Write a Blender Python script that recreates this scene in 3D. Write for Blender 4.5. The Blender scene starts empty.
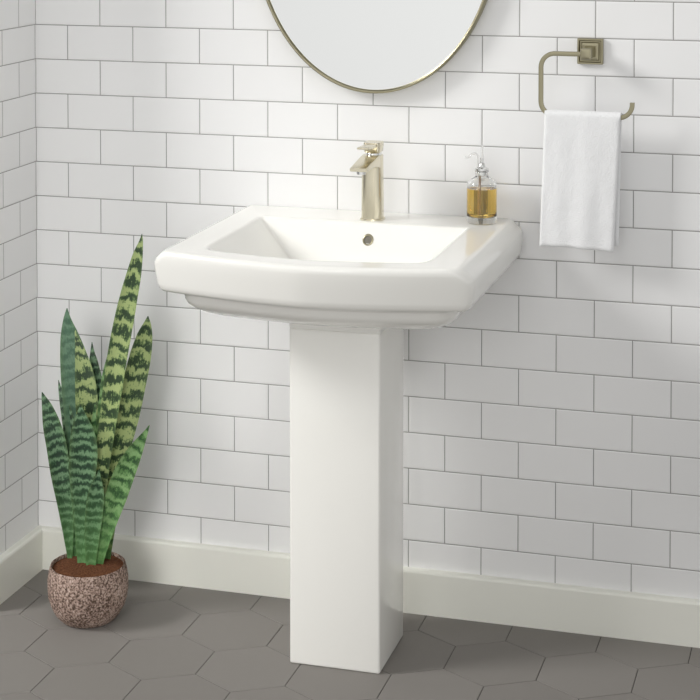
import bpy, bmesh, math, random
from mathutils import Vector, noise
random.seed(4)
C = bpy.context.scene.collection
ZF = 1.2155            # height above the floor of the tile joint used as vertical datum
TH, TW = .0762, .1554  # wall tile height and width (with joint)

# ------------------------------------------------------------------ camera
F, CX, CY = 1767.416, 350., -53.589
CAM = Vector((1.7665, -3.5551, .3162 + ZF)); YAW, PIT = .2846, .0366
cd = bpy.data.cameras.new('camera'); cam = bpy.data.objects.new('camera', cd); C.objects.link(cam)
cam.location = CAM; cam.rotation_euler = (math.pi/2 - PIT, 0, YAW)
cd.sensor_width = 36; cd.lens = F/700*36; cd.shift_x = 0; cd.shift_y = (CY-350)/700
cd.clip_start = .05
bpy.context.scene.camera = cam
c_, s_ = math.cos(YAW), math.sin(YAW); cp_, sp_ = math.cos(PIT), math.sin(PIT)
RT = Vector((c_, s_, 0)); FW = Vector((-s_*cp_, c_*cp_, -sp_)); UP = Vector((-s_*sp_, c_*sp_, cp_))
def at(px, py, y):
    "point of the vertical plane y = const that the photograph shows at (px, py)"
    d = FW + RT*((px-CX)/F) - UP*((py-CY)/F)
    return CAM + d*((y-CAM.y)/d.y)

# ------------------------------------------------------------------ helpers
def link(name, me, mat, parent=None, smooth=True, sharp=40):
    o = bpy.data.objects.new(name, me); C.objects.link(o)
    for m in (mat if isinstance(mat, (list, tuple)) else [mat]): me.materials.append(m)
    if smooth:
        for p in me.polygons: p.use_smooth = True
        me.set_sharp_from_angle(angle=math.radians(sharp))
    if parent is not None:
        o.parent = parent; o.location = -parent.location
    return o
def obj(name, bm, mat, parent=None, smooth=True, sharp=40):
    bmesh.ops.recalc_face_normals(bm, faces=bm.faces)
    me = bpy.data.meshes.new(name); bm.to_mesh(me); bm.free()
    return link(name, me, mat, parent, smooth, sharp)
def empty(name, loc, label, cat, group=None):
    o = bpy.data.objects.new(name, None); C.objects.link(o); o.location = loc
    o.empty_display_size = .05
    o['label'] = label; o['category'] = cat
    if group: o['group'] = group
    return o
def box(bm, a, b, bevel=0, seg=2):
    vs = [bm.verts.new((x, y, z)) for x in (a[0], b[0]) for y in (a[1], b[1]) for z in (a[2], b[2])]
    fs = [(0,1,3,2),(4,6,7,5),(0,4,5,1),(2,3,7,6),(0,2,6,4),(1,5,7,3)]
    faces = [bm.faces.new([vs[i] for i in f]) for f in fs]
    if bevel:
        es = list({e for f in faces for e in f.edges})
        bmesh.ops.bevel(bm, geom=es, offset=bevel, segments=seg, profile=.5, affect='EDGES')
def loft(bm, rings, cap0=True, cap1=True, closed=False):
    vs = [[bm.verts.new(p) for p in r] for r in rings]
    n = len(rings[0])
    prs = list(zip(vs, vs[1:])) + ([(vs[-1], vs[0])] if closed else [])
    for a, b in prs:
        for i in range(n):
            bm.faces.new((a[i], a[(i+1) % n], b[(i+1) % n], b[i]))
    if not closed:
        if cap0: bm.faces.new(vs[0][::-1])
        if cap1: bm.faces.new(vs[-1])
    return vs
def lathe(bm, prof, c, n=48, cap0=True, cap1=True):
    loft(bm, [[(c[0]+r*math.cos(2*math.pi*k/n), c[1]+r*math.sin(2*math.pi*k/n), c[2]+z) for k in range(n)] for r, z in prof], cap0, cap1)
def sweep(bm, pts, sec, up=Vector((0,1,0)), taper=None):
    "closed section (list of (a,b)) swept along a polyline; b is measured along 'up'"
    rings = []
    for i, p in enumerate(pts):
        t = (pts[min(i+1, len(pts)-1)] - pts[max(i-1, 0)]).normalized()
        s = t.cross(up).normalized(); u = s.cross(t).normalized()
        k = taper(i/(len(pts)-1)) if taper else 1
        rings.append([p + s*a*k + u*b*k for a, b in sec])
    loft(bm, rings)
def circ(r, n=16): return [(r*math.cos(2*math.pi*k/n), r*math.sin(2*math.pi*k/n)) for k in range(n)]
def rsq(w, h, r, n=4):
    out = []
    for cx, cy, a0 in ((w/2-r, h/2-r, 0), (-w/2+r, h/2-r, 90), (-w/2+r, -h/2+r, 180), (w/2-r, -h/2+r, 270)):
        for k in range(n+1):
            a = math.radians(a0+90*k/n); out.append((cx+r*math.cos(a), cy+r*math.sin(a)))
    return out

# ------------------------------------------------------------------ materials
def mat(name, col, rough=.5, metal=0, spec=.5, **kw):
    m = bpy.data.materials.new(name); m.use_nodes = True
    b = m.node_tree.nodes['Principled BSDF']
    b.inputs['Base Color'].default_value = (*col, 1); b.inputs['Roughness'].default_value = rough
    b.inputs['Metallic'].default_value = metal; b.inputs['Specular IOR Level'].default_value = spec
    for k, v in kw.items(): b.inputs[k.replace('_', ' ')].default_value = v
    return m
class NT:
    def __init__(s, m): s.t = m.node_tree; s.b = s.t.nodes['Principled BSDF']
    def n(s, typ, props=None, **ins):
        nd = s.t.nodes.new(typ)
        for k, v in (props or {}).items(): setattr(nd, k, v)
        for k, v in ins.items():
            k = k.replace('_', ' ')
            sock = nd.inputs[int(k[1:])] if k[0] == 'i' and k[1:].isdigit() else nd.inputs[k]
            if isinstance(v, bpy.types.NodeSocket): s.t.links.new(v, sock)
            else: sock.default_value = v
        return nd
    def m(s, op, a, b=0.0): return s.n('ShaderNodeMath', {'operation': op}, i0=a, i1=b).outputs[0]
    def ramp(s, fac, stops):
        r = s.n('ShaderNodeValToRGB', None, Fac=fac); e = r.color_ramp.elements
        while len(e) < len(stops): e.new(.5)
        for x, (p, c) in zip(e, stops): x.position = p; x.color = (*c, 1) if len(c) == 3 else c
        return r.outputs['Color']
    def bump(s, h, strength, dist, prev=None):
        kw = dict(Height=h, Strength=strength, Distance=dist)
        if prev is not None: kw['Normal'] = prev
        return s.n('ShaderNodeBump', None, **kw).outputs['Normal']
    def out(s, name, v): s.t.links.new(v, s.b.inputs[name])

def tile_mat(name, side):
    m = mat(name, (.82, .82, .81), .22, spec=.5); N = NT(m)
    g = N.n('ShaderNodeNewGeometry').outputs['Position']
    sx = N.n('ShaderNodeSeparateXYZ', None, Vector=g)
    u = sx.outputs['X'] if side == 'back' else N.m('ADD', N.m('MULTIPLY', sx.outputs['Y'], -1.), -.0018)
    v = N.m('ADD', sx.outputs['Z'], -ZF + (TH*41 if side == 'back' else TH*40))
    vec = N.n('ShaderNodeCombineXYZ', None, X=N.m('ADD', u, TW*4), Y=v, Z=0.).outputs[0]
    br = N.n('ShaderNodeTexBrick', {'offset': .5, 'offset_frequency': 2, 'squash': 1}, Vector=vec, Scale=1.,
             Color1=(.868, .868, .868, 1), Color2=(.848, .848, .848, 1), Mortar=(.30, .295, .285, 1),
             Mortar_Size=.00105, Mortar_Smooth=.25, Bias=0., Brick_Width=TW, Row_Height=TH)
    bw = N.n('ShaderNodeTexBrick', {'offset': .5, 'offset_frequency': 2, 'squash': 1}, Vector=vec, Scale=1.,
             Mortar_Size=.0032, Mortar_Smooth=1., Bias=0., Brick_Width=TW, Row_Height=TH)
    N.out('Base Color', br.outputs['Color'])
    n2 = N.n('ShaderNodeTexNoise', None, Vector=g, Scale=9., Detail=1.)
    b1 = N.bump(N.m('SUBTRACT', 1., bw.outputs['Fac']), .6, .0012)
    b2 = N.bump(n2.outputs['Fac'], .12, .01, b1)
    N.out('Normal', b2)
    N.out('Roughness', N.m('ADD', N.m('MULTIPLY', br.outputs['Fac'], .5), .24))
    return m
M_tb, M_tl = tile_mat('white_tile_back', 'back'), tile_mat('white_tile_left', 'left')
M_base = mat('painted_baseboard', (.86, .86, .79), .38)
M_ceram = mat('glazed_vitreous_china', (.925, .917, .875), .12, spec=.5)
M_ceram.node_tree.nodes['Principled BSDF'].inputs['Coat Weight'].default_value = .3
M_ceram.node_tree.nodes['Principled BSDF'].inputs['Coat Roughness'].default_value = .06
M_gold = mat('brushed_champagne_metal', (.72, .67, .53), .24, 1.)
N = NT(M_gold); tc = N.n('ShaderNodeTexCoord').outputs['Object']
mp = N.n('ShaderNodeMapping', None, Vector=tc, Scale=(900., 900., 12.)).outputs[0]
N.out('Normal', N.bump(N.n('ShaderNodeTexNoise', None, Vector=mp, Scale=1., Detail=2.).outputs['Fac'], .12, .0004))
M_brass = mat('aged_brushed_brass', (.36, .33, .225), .30, 1.)
M_hole = mat('dark_overflow_mesh', (.05, .05, .045), .6)
M_mirror = mat('silvered_mirror', (.93, .94, .935), .015, 1.)
M_chrome = mat('polished_chrome', (.78, .78, .77), .12, 1.)

m = M_tile = mat('grey_hexagon_tile', (.17, .162, .15), .5, spec=.12); N = NT(m)
g = N.n('ShaderNodeNewGeometry').outputs['Position']
at_ = N.n('ShaderNodeAttribute', {'attribute_name': 'tone'}).outputs['Fac']
no = N.n('ShaderNodeTexNoise', None, Vector=g, Scale=22., Detail=6., Roughness=.6).outputs['Fac']
k = N.m('ADD', N.m('MULTIPLY', at_, .55), N.m('MULTIPLY', no, .45))
N.out('Base Color', N.ramp(k, [(.1, (.222, .208, .193)), (.9, (.246, .231, .215))]))
N.out('Roughness', N.m('ADD', N.m('MULTIPLY', no, .25), .42))
N.out('Normal', N.bump(no, .08, .003))
M_grout = mat('dark_floor_grout', (.06, .057, .05), .8)

m = M_pot = mat('pitted_pinkish_stone', (.45, .35, .3), .75, spec=.3); N = NT(m)
g = N.n('ShaderNodeTexCoord').outputs['Object']
mp = N.n('ShaderNodeMapping', None, Vector=g, Scale=(1., 1., .8)).outputs[0]
wn = N.n('ShaderNodeTexNoise', None, Vector=mp, Scale=60., Detail=2.).outputs['Color']
wv = N.n('ShaderNodeMixRGB', {'blend_type': 'ADD'}, Fac=.012, Color1=mp, Color2=wn).outputs[0]
vo = N.n('ShaderNodeTexVoronoi', {'feature': 'DISTANCE_TO_EDGE'}, Vector=wv, Scale=150.).outputs['Distance']
n1 = N.n('ShaderNodeTexNoise', None, Vector=g, Scale=240., Detail=3., Roughness=.6).outputs['Fac']
n0 = N.n('ShaderNodeTexNoise', None, Vector=g, Scale=14., Detail=2.).outputs['Fac']
hh = N.m('ADD', N.m('ADD', N.m('MULTIPLY', n1, .95), N.m('MULTIPLY', vo, .35)), N.m('MULTIPLY', n0, .35))
N.out('Base Color', N.ramp(hh, [(.56, (.075, .047, .034)), (.65, (.20, .135, .105)), (.74, (.40, .29, .24)), (.90, (.56, .44, .38))]))
N.out('Normal', N.bump(hh, .9, .004))
m = M_soil = mat('brown_potting_soil', (.11, .045, .022), .95, spec=.1); N = NT(m)
g = N.n('ShaderNodeTexCoord').outputs['Object']
n1 = N.n('ShaderNodeTexNoise', None, Vector=g, Scale=260., Detail=5.).outputs['Fac']
N.out('Base Color', N.ramp(n1, [(.3, (.07, .028, .014)), (.7, (.17, .072, .036))]))
N.out('Normal', N.bump(n1, .8, .003))

def leaf_mat(name, dark, mid, light, scale, contrast, seed, jag=3., pos=(.12, .42, .78)):
    m = mat(name, mid, .38, spec=.45); N = NT(m)
    uv = N.n('ShaderNodeUVMap', {'uv_map': 'UVMap'}).outputs[0]
    sx = N.n('ShaderNodeSeparateXYZ', None, Vector=uv); U, V = sx.outputs['X'], sx.outputs['Y']
    # jagged crosswise bands
    off = N.n('ShaderNodeCombineXYZ', None, X=N.m('MULTIPLY', U, 34.), Y=N.m('MULTIPLY', V, 30.), Z=float(seed)).outputs[0]
    nz = N.n('ShaderNodeTexNoise', None, Vector=off, Scale=1., Detail=5., Roughness=.68).outputs['Fac']
    off2 = N.n('ShaderNodeCombineXYZ', None, X=N.m('MULTIPLY', U, 260.), Y=N.m('MULTIPLY', V, 24.), Z=seed+3.).outputs[0]
    nz2 = N.n('ShaderNodeTexNoise', None, Vector=off2, Scale=1., Detail=3., Roughness=.6).outputs['Fac']
    vv = N.m('ADD', N.m('MULTIPLY', V, scale), N.m('ADD', N.m('MULTIPLY', nz, 15.), N.m('MULTIPLY', nz2, jag)))
    w = N.m('ADD', N.m('MULTIPLY', N.m('SINE', vv), .5), .5)
    fine = N.n('ShaderNodeTexNoise', None, Vector=off2, Scale=3., Detail=4.).outputs['Fac']
    w = N.m('ADD', N.m('MULTIPLY', w, contrast), N.m('MULTIPLY', fine, 1-contrast))
    col = N.ramp(w, [(pos[0], dark), (pos[1], mid), (pos[2], light)])
    edge = N.m('ABSOLUTE', N.m('MULTIPLY', U, 1.))
    er = N.n('ShaderNodeAttribute', {'attribute_name': 'rim'}).outputs['Fac']
    mx = N.n('ShaderNodeMixRGB', None, Fac=N.m('MULTIPLY', er, .35), Color1=col, Color2=(.16, .25, .09, 1)).outputs[0]
    bs = N.n('ShaderNodeMapRange', None, Value=V, i1=.03, i2=.20, i3=.55, i4=0.).outputs[0]
    mx = N.n('ShaderNodeMixRGB', None, Fac=bs, Color1=mx, Color2=(.12, .29, .085, 1)).outputs[0]
    N.out('Base Color', mx)
    N.out('Normal', N.bump(fine, .25, .001))
    return m
L_dark = leaf_mat('leaf_deep_green', (.012, .036, .018), (.038, .098, .044), (.16, .28, .15), 330., .70, 1, 5., (.20, .50, .86))
L_yel = leaf_mat('leaf_yellow_green', (.022, .048, .020), (.10, .17, .055), (.34, .42, .17), 180., .72, 5, 5., (.24, .46, .70))
L_blue = leaf_mat('leaf_blue_green', (.030, .078, .048), (.070, .155, .092), (.14, .25, .155), 260., .40, 9, 3.)
L_brt = leaf_mat('leaf_bright_green', (.018, .055, .020), (.075, .18, .052), (.20, .34, .14), 240., .66, 13, 4., (.16, .40, .85))

# towel
m = M_towel = mat('white_terry_cloth', (.86, .865, .875), .95, spec=.1); N = NT(m)
g = N.n('ShaderNodeTexCoord').outputs['Object']
vo = N.n('ShaderNodeTexVoronoi', None, Vector=g, Scale=420.).outputs['Distance']
N.out('Normal', N.bump(vo, .35, .0022))
M_towel.node_tree.nodes['Principled BSDF'].inputs['Sheen Weight'].default_value = .3

M_glass = mat('clear_glass', (.98, .985, .98), .01, Transmission_Weight=1., IOR=1.45)
M_liq = mat('amber_liquid_soap', (1., .69, .16), .02, Transmission_Weight=1., IOR=1.36)
M_clearp = mat('clear_plastic', (.92, .92, .91), .08, Transmission_Weight=.75, IOR=1.35)

# ------------------------------------------------------------------ setting
def struct(o, name=None): o['kind'] = 'structure'; return o
bm = bmesh.new(); box(bm, (-.1, 0, -.05), (3.0, .1, ZF+1.2)); struct(obj('wall_back', bm, M_tb, smooth=False))
bm = bmesh.new(); box(bm, (-.1, -.26, -.05), (0, 0, ZF+1.2)); struct(obj('wall_left', bm, M_tl, smooth=False))
BT, BH = .018, .0915
def board(name, pts):    # mitred section swept along the wall foot
    sec = [(0, 0), (BT, 0), (BT, BH-.005), (BT-.0015, BH-.0018), (BT-.005, BH), (0, BH)]
    bm = bmesh.new()
    rings = [[p(a, b) for a, b in sec] for p in pts]
    loft(bm, rings); return struct(obj(name, bm, M_base, sharp=25))
board('baseboard_back', [lambda a, b: (a, -a, b), lambda a, b: (3.0, -a, b)])
board('baseboard_left', [lambda a, b: (a, -.26, b), lambda a, b: (a, -a, b)])
# floor: one slab whose top is a field of hexagonal tiles with sunk joints
def floor():
    w, s = .1821, .1052; x0, y0 = .5345, -.1985; gr = .0007; bv = .0009
    bm = bmesh.new(); lay = bm.faces.layers.float.new('tone')
    X0, X1, Y0, Y1 = -.3, 3.0, -2.6, .1
    for r in range(-18, 4):
        for q in range(-8, 18):
            cx = x0 + q*w + (w/2 if r % 2 else 0); cy = y0 + r*1.5*s
            if not (X0 < cx < X1 and Y0 < cy < Y1): continue
            tone = random.random(); rg = []
            for R, z in ((s-gr*1.1547, -.0012), (s-(gr+bv*.4)*1.1547, -.0003), (s-(gr+bv)*1.1547, 0)):
                rg.append([bm.verts.new((cx+R*math.sin(k*math.pi/3), cy+R*math.cos(k*math.pi/3), z)) for k in range(6)])
            for a, b in zip(rg, rg[1:]):
                for i in range(6):
                    f = bm.faces.new((a[i], b[i], b[(i+1) % 6], a[(i+1) % 6])); f[lay] = tone
            f = bm.faces.new(rg[-1][::-1]); f[lay] = tone
    vs = [bm.verts.new(p) for p in ((X0-.1, Y0-.1, -.0011), (X1+.1, Y0-.1, -.0011), (X1+.1, Y1+.1, -.0011), (X0-.1, Y1+.1, -.0011))]
    f = bm.faces.new(vs); f.material_index = 1
    lo = [bm.verts.new((v.co.x, v.co.y, -.06)) for v in vs]
    for i in range(4):
        f = bm.faces.new((vs[i], lo[i], lo[(i+1) % 4], vs[(i+1) % 4])); f.material_index = 1
    f = bm.faces.new(lo[::-1]); f.material_index = 1
    for f in bm.faces: f.normal_update()
    me = bpy.data.meshes.new('floor'); bm.to_mesh(me); bm.free()
    return link('floor', me, [M_tile, M_grout], smooth=False)
struct(floor())

# ------------------------------------------------------------------ pedestal sink
SX = .7885
sink = empty('pedestal_sink', (SX, -.222, 0), 'white ceramic pedestal sink with bow front basin against the tiled wall', 'sink')
def outline(hw, yb, yf, rf, rb=.006, bow=.42, crease=.070, cx=SX, side_in=0.):
    """plan of a basin ring: straight back, straight sides, bowed front meeting at a soft centre crease"""
    def fy(dx): return yf + crease*abs(dx) + bow*dx*dx
    P = []
    def fillet(a, b, c, r, n=8):
        a, b, c = Vector(a), Vector(b), Vector(c)
        p = b+(a-b).normalized()*r; q = b+(c-b).normalized()*r
        return [tuple((1-t)**2*p+2*t*(1-t)*b+t*t*q) for t in [i/n for i in range(n+1)]]
    e = 1e-3
    hb = hw-side_in
    def line(a, b, n): return [(a[0]+(b[0]-a[0])*i/n, a[1]+(b[1]-a[1])*i/n) for i in range(1, n)]
    cl, cr = (-hw, fy(hw)), (hw, fy(hw)); bl, br_ = (-hb, yb), (hb, yb)
    sl = 2*bow*hw+crease
    k = rf
    f1 = fillet(br_, cr, (hw-.1, fy(hw)-.1*sl), k)
    f2 = fillet((-hw+.1, fy(hw)-.1*sl), cl, bl, k)
    b1 = fillet(cl, bl, br_, rb); b2 = fillet(bl, br_, cr, rb)
    P += b2; P += line(b2[-1], f1[0], 12); P += f1
    x0, x1 = f1[-1][0], f2[0][0]; n = 32
    for i in range(1, n):
        x = x0+(x1-x0)*i/n; t = i/n
        # ease the fillet onto the bow curve
        y = fy(x); P.append((x, y))
    P += f2; P += line(f2[-1], b1[0], 12); P += b1; P += line(b1[-1], b2[0], 16)
    return [(cx+x, y) for x, y in P]
def ring(z, *a, **k): return [(x, y, z+ZF) for x, y in outline(*a, **k)]
W0 = -.0015  # back face stands just off the wall tiles
rings = []
# underside, from the pedestal outwards
rings += [ring(-.5512, .0920, -.1272, -.3140, .006, bow=0, crease=0, cx=.7862),
          ring(-.5145, .0920, -.1272, -.3140, .006, bow=0, crease=0, cx=.7862),
          ring(-.5130, .13, -.09, -.360, .03, bow=.3, crease=0),
          ring(-.5128, .190, -.03, -.404, .05, bow=.42, crease=.015),
          ring(-.5115, .218, -.010, -.434, .055, bow=.5, crease=.03),
          ring(-.5070, .234, W0, -.452, .05, bow=.5, crease=.04),
          ring(-.5010, .246, W0, -.470, .045),
          ring(-.4935, .2555, W0, -.484, .04),
          ring(-.4850, .2620, W0, -.496, .04),
          ring(-.476, .2655, W0, -.502, .04),
          ring(-.467, .2665, W0, -.504, .04),
          ring(-.4625, .2705, W0, -.506, .035),
          ring(-.4595, .2800, W0, -.513, .028),
          ring(-.458, .291, W0, -.524, .022),
          ring(-.4555, .297, W0, -.534, .018),
          ring(-.450, .3015, W0, -.5395, .018),
          ring(-.440, .3050, W0, -.5420, .018),
          ring(-.415, .3080, W0, -.5475, .018),
          ring(-.403, .3080, W0, -.5500, .018),
          ring(-.398, .3070, W0, -.5508, .018),
          ring(-.390, .3015, W0, -.5520, .020),
          ring(-.383, .2940, W0, -.5525, .022),
          ring(-.3785, .2885, W0, -.5512, .024),
          ring(-.3765, .2850, W0, -.5485, .026),
          ring(-.3754, .2800, W0-.001, -.5435, .028),
          ring(-.3752, .2770, -.006, -.5395, .029),
          ring(-.3752, .2270, -.112, -.5030, .038),
          ring(-.3752, .222, -.118, -.499, .040),
          ring(-.3760, .219, -.121, -.496, .040),
          ring(-.3785, .2155, -.1235, -.4925, .042),
          ring(-.385, .210, -.1255, -.488, .045),
          ring(-.400, .196, -.1300, -.479, .05),
          ring(-.425, .170, -.1400, -.462, .06, crease=.03),
          ring(-.450, .143, -.1540, -.440, .06, bow=.5, crease=.02),
          ring(-.468, .118, -.172, -.415, .06, bow=.4, crease=.01),
          ring(-.478, .090, -.195, -.385, .055, bow=.3, crease=0),
          ring(-.483, .055, -.225, -.345, .04, bow=.2, crease=0),
          ring(-.4845, .028, -.255, -.312, .02, bow=0, crease=0)]
bm = bmesh.new(); loft(bm, rings)
obj('basin', bm, M_ceram, sink, sharp=60)
# pedestal
bm = bmesh.new()
box(bm, (.6945, -.3130, 0), (.8778, -.1285, ZF-.5512), bevel=.0045, seg=4)
obj('pedestal', bm, M_ceram, sink, sharp=50)
# overflow ring on the back slope of the bowl
OX, OY, OZ = .8035, -.1325, -.4085+ZF
bm = bmesh.new()
lathe(bm, [(.0115, -.001), (.0115, .0015), (.0105, .0028), (.0085, .0030), (.0078, .0018)], (0, 0, 0), 28, True, False)
for v in bm.verts: v.co = Vector((OX+v.co.x, OY-v.co.z, OZ+v.co.y-v.co.z*.1)); v.co.y -= (v.co.z-OZ)*-.3
ov = obj('overflow_ring', bm, M_brass, sink)
bm = bmesh.new()
lathe(bm, [(.0001, .0016), (.0078, .0016)], (0, 0, 0), 24, True, False)
for v in bm.verts: v.co = Vector((OX+v.co.x, OY-v.co.z, OZ+v.co.y-v.co.z*.1)); v.co.y -= (v.co.z-OZ)*-.3
h = obj('overflow_hole', bm, mat('grey_brown_mesh', (.20, .185, .15), .7, .3), ov); h.location = (0, 0, 0)  # dull grey-brown mesh disc inside the ring
bm = bmesh.new(); lathe(bm, [(.0225, -.0005), (.0225, .002), (.020, .0032), (.006, .0022), (.0001, .002)], (SX, -.2835, ZF-.4845), 32)
obj('drain', bm, M_gold, sink)

# ------------------------------------------------------------------ faucet
FX, FY, FZ = .7995, -.084, ZF-.3752
fa = empty('faucet', (FX, FY, FZ), 'brushed champagne gold single lever faucet standing on the sink deck', 'faucet')
def fring(w, d, r, z, dy=0): return [(FX+a, FY+b+dy, FZ+z) for a, b in rsq(w, d, r, 5)]
bm = bmesh.new()
loft(bm, [fring(.0485, .0485, .017, 0), fring(.0485, .0485, .017, .002), fring(.047, .047, .017, .003)])
obj('base_plate', bm, M_gold, fa)
bm = bmesh.new()
loft(bm, [fring(.0435, .0435, .0160, .0028), fring(.0430, .0430, .0160, .05), fring(.0415, .0415, .0155, .112), fring(.0410, .0415, .0150, .1305), fring(.0395, .0400, .0145, .1325)])
obj('body', bm, M_gold, fa)
# flat spout that grows out of the body's upper front
bm = bmesh.new()
rr = []
for y, w, zb, zt in ((.010, .034, .104, .1320), (-.012, .0400, .106, .1335), (-.024, .0405, .110, .1325), (-.050, .0400, .1140, .1290), (-.080, .0385, .1140, .1250), (-.103, .0375, .1130, .1215), (-.106, .036, .1140, .1205)):
    hz = (zt-zb)
    rr.append([(FX+a, FY+y, FZ+(zt+zb)/2+b) for a, b in rsq(w, hz, min(.0045, hz*.45), 4)])
loft(bm, rr); obj('spout', bm, M_gold, fa)
bm = bmesh.new(); lathe(bm, [(.0085, 0), (.0095, .001), (.0095, .009)], (FX, FY-.086, FZ+.1055), 24)
obj('aerator', bm, M_chrome, fa)
bm = bmesh.new()
lathe(bm, [(.0165, 0), (.0165, .0045), (.0145, .007)], (FX+.001, FY+.004, FZ+.1320), 32)
obj('handle_collar', bm, M_chrome, fa)
bm = bmesh.new()
rr = []
for z, w, d, dy in ((.138, .031, .033, .004), (.1395, .0335, .0355, .004), (.150, .0355, .037, .004), (.1575, .0360, .0375, .004), (.1588, .034, .0355, .004)):
    rr.append([(FX+a+.001, FY+b+dy, FZ+z) for a, b in rsq(w, d, .007, 4)])
loft(bm, rr); hd = obj('handle', bm, M_gold, fa)
bm = bmesh.new(); rr = []
for y, w, z, t in ((-.008, .028, .1530, .0070), (-.030, .027, .1535, .0060), (-.055, .026, .1545, .0052), (-.074, .025, .1555, .0045), (-.076, .023, .1556, .0032)):
    rr.append([(FX+a, FY+y, FZ+z+b) for a, b in rsq(w, t, t*.42, 3)])
loft(bm, rr); lv = obj('lever', bm, M_gold, hd); lv.location = (0, 0, 0)

# ------------------------------------------------------------------ soap dispenser
BX, BY, BZ = 1.0215, -.0555, ZF-.3750
so = empty('soap_dispenser', (BX, BY, BZ), 'clear glass pump bottle of amber soap on the sink deck', 'soap dispenser')
bm = bmesh.new()
outer = [(.024, 0), (.0285, .0008), (.0302, .004), (.0305, .010), (.0305, .074), (.0295, .080), (.026, .0855), (.019, .0895), (.0135, .0925), (.0125, .096), (.0125, .102), (.0138, .103), (.0138, .106)]
inner = [(.0105, .106), (.0105, .0935), (.0165, .0885), (.0235, .084), (.0280, .0795), (.0291, .074), (.0291, .018), (.0275, .0135), (.022, .0115), (.0001, .011)]
lathe(bm, outer+inner, (BX, BY, BZ), 56); obj('bottle', bm, M_glass, so, sharp=50)
bm = bmesh.new()
lathe(bm, [(.0001, .0113), (.0219, .0118), (.0274, .0136), (.02925, .0183), (.02925, .0700), (.0001, .0697)], (BX, BY, BZ), 56); obj('liquid', bm, M_liq, so, sharp=50)
bm = bmesh.new(); lathe(bm, [(.0026, .016), (.0026, .0985)], (BX-.004, BY, BZ), 14); obj('dip_tube', bm, mat('pale_plastic_tube', (.55, .42, .33), .4), so)
bm = bmesh.new(); lathe(bm, [(.0100, .096), (.0100, .1045), (.0142, .1065), (.0142, .110), (.0075, .113), (.0060, .120), (.0036, .122), (.0036, .132)], (BX, BY, BZ), 32)
pu = obj('pump_collar', bm, M_chrome, so)
bm = bmesh.new(); lathe(bm, [(.0025, .128), (.0022, .156), (.0016, .159)], (BX+.001, BY, BZ), 16); k = obj('plunger_rod', bm, M_clearp, pu); k.location = (0, 0, 0)
bm = bmesh.new(); pts = []
p0 = [(-.007, .107), (-.0078, .120), (-.0080, .134), (-.0105, .1395), (-.0155, .1400), (-.0205, .1375), (-.0250, .1335), (-.0290, .1315), (-.0335, .1320)]
def smooth_path(P, n=8):
    out = []
    for i in range(len(P)-1):
        a, b, c, d = [Vector(P[j]) for j in (max(i-1, 0), i, i+1, min(i+2, len(P)-1))]
        for k in range(n):
            t = k/n; out.append(.5*((2*b)+(c-a)*t+(2*a-5*b+4*c-d)*t*t+(3*b-a-3*c+d)*t**3))
    out.append(Vector(P[-1])); return out
sweep(bm, smooth_path([(BX+a, BY-.004, BZ+b) for a, b in p0]), circ(.0021, 12)); k = obj('nozzle', bm, M_clearp, pu); k.location = (0, 0, 0)

# ------------------------------------------------------------------ mirror
MX, MZ, MA, MB = .7838, ZF+.2362, .2660, .3600
mi = empty('wall_mirror', (MX, 0, MZ), 'oval mirror in a thin brass frame hung on the white tile wall', 'mirror')
def oval(a, b, y, n=160): return [(MX+a*math.cos(2*math.pi*k/n), y, MZ+b*math.sin(2*math.pi*k/n)) for k in range(n)]
bm = bmesh.new()
loft(bm, [oval(MA-.006, MB-.006, -.004), oval(MA-.0055, MB-.0055, -.020), oval(MA-.007, MB-.007, -.0215)])
obj('mirror_glass', bm, M_mirror, mi, sharp=30)
bm = bmesh.new()
rg = [oval(MA-.0045, MB-.0045, -.0005), oval(MA, MB, -.0005), oval(MA, MB, -.0275), oval(MA-.001, MB-.001, -.0285), oval(MA-.0038, MB-.0038, -.0285), oval(MA-.0048, MB-.0048, -.0275)]
loft(bm, rg, closed=True); obj('frame', bm, M_brass, mi, sharp=50)

# ------------------------------------------------------------------ towel ring and towel
PX, PZ = 1.2335, ZF-.0258; RY = -.062
tr = empty('towel_ring', (PX, 0, PZ), 'open square brass towel ring screwed to the wall at right', 'towel ring')
def sqr(s, y, r=.0015): return [(PX+a, y, PZ+b) for a, b in rsq(s, s, r, 3)]
bm = bmesh.new(); loft(bm, [sqr(.052, -.0005), sqr(.052, -.009), sqr(.050, -.0105), sqr(.045, -.0105), sqr(.0415, -.0065), sqr(.037, -.0065), sqr(.034, -.0100), sqr(.026, -.0108)])
pl = obj('wall_plate', bm, M_brass, tr, sharp=25)
bm = bmesh.new(); loft(bm, [sqr(.023, -.0095), sqr(.020, -.020), sqr(.0195, -.045), sqr(.0205, -.056), sqr(.0215, -.067), sqr(.0195, -.0695), sqr(.012, -.0705)])
obj('post', bm, M_brass, tr, sharp=25)
def arc(cx, cz, r, a0, a1, n=10): return [Vector((cx+r*math.cos(math.radians(a0+(a1-a0)*i/n)), RY, cz+r*math.sin(math.radians(a0+(a1-a0)*i/n)))) for i in range(n+1)]
xl, xr, zt, zb = 1.1432, 1.3255, PZ-.0008, ZF-.1510
pts = [Vector((PX-.008, RY, zt))]+arc(xl+.028, zt-.028, .028, 90, 180)+arc(xl+.028, zb+.028, .028, 180, 270)+arc(xr-.027, zb+.027, .027, 270, 360)+[Vector((xr, RY, zb+.031))]
bm = bmesh.new(); sweep(bm, pts, rsq(.0092, .0092, .0015, 3)); obj('ring', bm, M_brass, tr, sharp=30)

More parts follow.
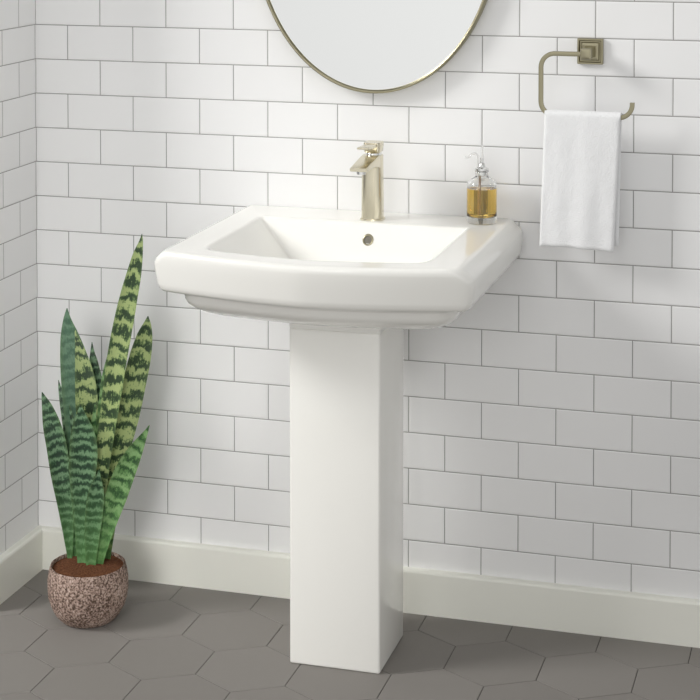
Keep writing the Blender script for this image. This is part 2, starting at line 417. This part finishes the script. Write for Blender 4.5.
# towel: folded cloth hung over the ring's lower bar
def towel():
    bm = bmesh.new()
    nx, r0 = 44, .0085
    zbar = zb; ztop = zbar
    def sheet(x0, x1, zf, zbk, inner, outer, skew, ph, yo=0.):
        # closed inverted U: outer path down the front, back up inside, over the bar ...
        prof = []
        R, r = outer, inner
        n = 46
        prof += [(-R, zf+(ztop-zf)*(i/n), 'f') for i in range(n)]
        prof += [(-R*math.cos(math.pi*i/14), ztop+R*math.sin(math.pi*i/14), 't') for i in range(15)]
        prof += [(R, ztop+(zbk-ztop)*((i+1)/n), 'b') for i in range(n)]
        prof += [((R+r)/2, zbk-.0025, 'b')]
        prof += [(r, zbk+(ztop-zbk)*(i/10), 'b') for i in range(10)]
        prof += [(r*math.cos(math.pi*i/8), ztop+r*math.sin(math.pi*i/8), 't') for i in range(9)]
        prof += [(-r, ztop+(zf-ztop)*((i+1)/10), 'f') for i in range(10)]
        prof += [(-(R+r)/2, zf-.0025, 'f')]
        rings = []
        for i in range(nx+1):
            u = i/nx; e = min(u, 1-u)*(x1-x0)
            rd = 1 - max(0, 1-e/.005)**2*.85
            row = []
            for (y, z, tag) in prof:
                mid = -(R+r)/2 if y < 0 else (R+r)/2
                yy = mid+(y-mid)*rd if tag != 't' else y
                d = (ztop-z)/.27
                x = x0+(x1-x0)*u + skew*max(d, 0) + (.005 if y > 0 else -.003)*u*max(d, 0)
                wob = .0028*math.sin(u*7+ph)*max(d, 0) + .0018*math.sin(u*17+ph*2)*max(d, 0)
                nn = noise.noise(Vector((x*38, z*22, ph)))*.0011 + noise.noise(Vector((x*210, z*210, ph)))*.0007
                row.append((x, RY+yo+yy+wob-nn*(1 if y < 0 else -1)-.002*max(d, 0), z + .0018*math.sin(u*4+ph)*(1 if d > .8 else 0)))
            rings.append(row)
        loft(bm, rings)
    sheet(1.1520, 1.3035, ZF-.4125, ZF-.405, .0056, .0112, -.0095, .4)
    return bm
bm = towel(); tw = obj('hand_towel', bm, M_towel, sharp=80)
tw['label'] = 'folded white terry hand towel draped over the brass towel ring'; tw['category'] = 'towel'

# ------------------------------------------------------------------ snake plant
QX, QY = .2255, -.2285
pp = empty('snake_plant', (QX, QY, 0), 'green banded snake plant in a pitted round stone pot on the floor', 'potted plant')
prof = [(.050, 0), (.0545, .0015), (.058, .005), (.067, .015), (.0755, .030), (.0812, .048), (.0832, .066), (.0828, .085), (.0805, .102), (.0788, .110), (.0775, .1145), (.0757, .1155), (.0740, .1140), (.0735, .110), (.076, .095), (.077, .075), (.075, .050), (.060, .022), (.03, .014), (.0001, .014)]
bm = bmesh.new()
n = 96
loft(bm, [[(QX+(r+.0012*noise.noise(Vector((math.cos(a)*5, math.sin(a)*5, z*60))))*math.cos(a), QY+(r+.0012*noise.noise(Vector((math.cos(a)*5, math.sin(a)*5, z*60))))*math.sin(a), z) for a in [2*math.pi*k/n for k in range(n)]] for r, z in prof])
obj('pot', bm, M_pot, pp, sharp=60)
SOIL = .1085
bm = bmesh.new(); rg = []
for r in (.0738, .066, .055, .042, .028, .014, .004):
    rg.append([(QX+r*math.cos(a), QY+r*math.sin(a), SOIL+.004*(1-(r/.0738)**2)+.0022*noise.noise(Vector((r*math.cos(a)*70, r*math.sin(a)*70, 3)))) for a in [2*math.pi*k/48 for k in range(48)]])
rg.insert(0, [(x, y, SOIL-.012) for x, y, z in rg[0]])
loft(bm, rg); obj('soil', bm, M_soil, pp, sharp=80)

def leaf(spec, y0, y1, mt, cup=.25, face=0., name='leaf', thick=.0042, uoff=0.):
    """spec: (px, py, width px) from base to tip; y0/y1 depth of base and tip; face: turn of the blade about its spine (deg)"""
    spec = [(spec[0][0], spec[0][1]+12, spec[0][2]*.9)]+spec; y0 += .016; y1 += .016
    P = []; n0 = len(spec)-1
    for i, (px, py, w) in enumerate(spec):
        t = (spec[0][1]-py)/(spec[0][1]-spec[-1][1])
        y = y0+(y1-y0)*t**1.3
        p = at(px, py, y); q = at(px+1, py, y); P.append((p, w*(q-p).length))
    S = []
    for i in range(n0):
        a, b, c, d = [P[j] for j in (max(i-1, 0), i, i+1, min(i+2, n0))]
        for k in range(8):
            t = k/8
            f = lambda a, b, c, d: .5*((2*b)+(c-a)*t+(2*a-5*b+4*c-d)*t*t+(3*b-a-3*c+d)*t**3)
            S.append((f(a[0], b[0], c[0], d[0]), max(f(a[1], b[1], c[1], d[1]), .0008)))
    S.append(P[-1])
    bm = bmesh.new(); uvl = bm.loops.layers.uv.new('UVMap')
    m = 9; rings = []; info = {}
    Ln = 0
    for i, (p, w) in enumerate(S):
        t = (S[min(i+1, len(S)-1)][0]-S[max(i-1, 0)][0]).normalized()
        if i: Ln += (p-S[i-1][0]).length
        fr = i/(len(S)-1)
        side = Vector((math.cos(math.radians(15)), math.sin(math.radians(15)), 0))
        side = (side - t*side.dot(t)).normalized(); nor = t.cross(side).normalized()
        if nor.y > 0: nor = -nor
        ang = math.radians(face*(1-.35*fr)); ca, sa = math.cos(ang), math.sin(ang)
        s2 = side*ca+nor*sa; n2 = nor*ca-side*sa
        w2 = w/max(.45, abs(ca))
        th = thick*(1-.6*fr)*min(1, w/.012); cu = cup*(1-.45*fr)
        ring_ = []
        for k in range(m):          # front side, left to right (concave towards the viewer)
            u = -1+2*k/(m-1)
            ring_.append((p+s2*(u*w2/2)+n2*(cu*w2*(u*u-.4)*.8+th/2*math.sqrt(max(0, 1-u*u))), u))
        for k in range(m-2, 0, -1):
            u = -1+2*k/(m-1)
            ring_.append((p+s2*(u*w2/2)+n2*(cu*w2*(u*u-.4)*.8-th/2*math.sqrt(max(0, 1-u*u))), u))
        rings.append([bm.verts.new(a) for a, u in ring_])
        for v, (a, u) in zip(rings[-1], ring_): info[v] = (u*w2/2+uoff, Ln, abs(u)**6)
    nn = len(rings[0])
    for a, b in zip(rings, rings[1:]):
        for i in range(nn): bm.faces.new((a[i], a[(i+1) % nn], b[(i+1) % nn], b[i]))
    bm.faces.new(rings[0][::-1]); bm.faces.new(rings[-1])
    bmesh.ops.recalc_face_normals(bm, faces=bm.faces)
    for f in bm.faces:
        for l in f.loops: l[uvl].uv = info[l.vert][:2]
    rims = [info[v][2] for v in bm.verts]
    me = bpy.data.meshes.new(name); bm.to_mesh(me); bm.free()
    a = me.attributes.new('rim', 'FLOAT', 'POINT'); a.data.foreach_set('value', rims)
    return link(name, me, mt, pp, sharp=80)
# tall leaf
leaf([(96, 566, 9), (98, 520, 12), (102, 470, 14), (107, 430, 16), (112, 395, 18), (118, 355, 19), (124.5, 320, 18.5), (129.5, 295, 16.5), (134, 275, 14), (138, 255, 9.5), (141, 242, 4), (142, 234, .6)], -.222, -.215, L_yel, .22, 12, uoff=.3)
# broad leaf right of it
leaf([(105, 562, 9), (110, 520, 12), (115, 480, 16), (121, 445, 19), (128, 415, 21), (134, 385, 21.5), (140, 358, 20), (144.5, 337, 15), (147, 325, 8), (148, 316, .6)], -.200, -.185, L_yel, .2, -6, uoff=.7)
# big leaf at left, two tones
leaf([(86, 562, 9), (85, 520, 14), (83, 480, 20), (82, 445, 26), (80, 410, 29), (78, 380, 30), (74, 355, 25), (70, 335, 17), (67.5, 320, 8), (67, 308, .6)], -.196, -.180, L_blue, .28, 8, uoff=1.1)
leaf([(88, 562, 7), (89, 500, 11), (88, 450, 17), (87, 410, 20), (85, 380, 18), (81, 355, 11), (77, 338, 4), (75, 330, .6)], -.203, -.195, L_yel, .15, -12, uoff=1.5)
# small tips behind
leaf([(92, 560, 7), (96, 480, 10), (98, 430, 12), (97, 390, 13), (94, 365, 9), (92.5, 352, 4), (92, 342, .6)], -.190, -.172, L_dark, .2, 0, uoff=2.)
leaf([(97, 562, 7), (99, 500, 9), (101, 450, 11), (104, 410, 11), (107, 380, 10), (110, 360, 7), (112.5, 345, 3), (113.5, 336, .6)], -.212, -.200, L_brt, .2, 25, uoff=2.4)
leaf([(91, 562, 6), (92, 500, 9), (93, 450, 10), (94, 425, 6), (95, 404, .6)], -.222, -.220, L_brt, .2, 0, uoff=2.8)
# outer left
leaf([(70, 560, 4), (68.5, 535, 9), (65.5, 505, 14), (61, 475, 17.5), (56.5, 445, 18), (52, 425, 16), (47.5, 408, 10), (44, 398, 4.5), (42, 392, .6)], -.214, -.222, L_dark, .28, -10, uoff=3.3)
leaf([(74, 560, 5), (73, 500, 10), (72, 450, 12), (68, 420, 11), (63.5, 400, 7.5), (60, 388, 3), (58.5, 380, .6)], -.200, -.192, L_dark, .2, 0, uoff=3.7)
# front centre
leaf([(82.5, 563, 9), (82, 530, 13), (82, 500, 18.5), (83, 470, 25), (84, 450, 26), (83, 432, 22), (81.5, 420, 14), (81, 412, 7), (80.5, 405, .6)], -.236, -.246, L_dark, .22, 4, uoff=4.2)
leaf([(91, 564, 9), (92, 540, 13), (94, 515, 16), (96, 495, 15), (97.5, 482, 9), (98.5, 476, 4), (99, 470, .6)], -.242, -.252, L_dark, .22, -4, uoff=4.7)
# outer right
leaf([(99, 564, 8), (104, 540, 12), (110, 517, 17), (117, 495, 20), (125, 473, 19.5), (134, 454, 15), (141, 441, 9), (146, 432, 4), (149.5, 425, .6)], -.232, -.240, L_brt, .22, 14, uoff=5.2)

# ------------------------------------------------------------------ light
# daylight: surround with soft fill lobes added at front and right, and the window itself as an area light
LU, LF, LR, LK, LC, LP = .02, .90, .55, 240, 8, 2.2
w = bpy.data.worlds.new('world'); bpy.context.scene.world = w; w.use_nodes = True
bg = w.node_tree.nodes['Background']; bg.inputs[0].default_value = (1, .997, .985, 1)
class WT(NT):
    def __init__(s): s.t = w.node_tree
WN = WT(); dr = WN.n('ShaderNodeTexCoord').outputs['Generated']; tot = None
for pw, vec in ((LF, (0, -1, .05)), (LR, (1, -.25, .15))):
    d = WN.n('ShaderNodeVectorMath', {'operation': 'DOT_PRODUCT'}, i0=dr, i1=tuple(Vector(vec).normalized())).outputs['Value']
    d = WN.m('MAXIMUM', d, 0.); d = WN.m('MULTIPLY', WN.m('MULTIPLY', d, d), float(pw))
    tot = d if tot is None else WN.m('ADD', tot, d)
w.node_tree.links.new(WN.m('ADD', tot, float(LU)), bg.inputs[1])
def area(name, loc, target, size, power, col=(1, 1, 1)):
    l = bpy.data.lights.new(name, 'AREA'); l.energy = power; l.color = col; l.size = size
    o = bpy.data.objects.new(name, l); C.objects.link(o); o.location = loc
    o.rotation_euler = (Vector(target)-Vector(loc)).to_track_quat('-Z', 'Y').to_euler(); return o
D = Vector((-1.9, -1.0, 1.33)).normalized()
tgt = Vector((.85, -.2, .75))
if LK: area('window_light', tgt+D*6.0, tgt, 1.7, LK, (1, .99, .97))
if LC: area('ceiling_light', (.7, -1.3, 3.0), (.7, -.3, 0), 1.6, LC, (1, .99, .97))
if LP:
    fl = area('front_fill', (.35, -3.9, 1.3), (.02, -.1, .10), 1.3, LP, (1, .99, .97)); fl.data.spread = math.radians(34)  # unseen fill added to brighten the lower left corner, not a room lamp
v = bpy.context.scene.view_settings
v.view_transform = 'Standard'; v.look = 'None'; v.exposure = 0; v.gamma = 1; v.use_curve_mapping = False
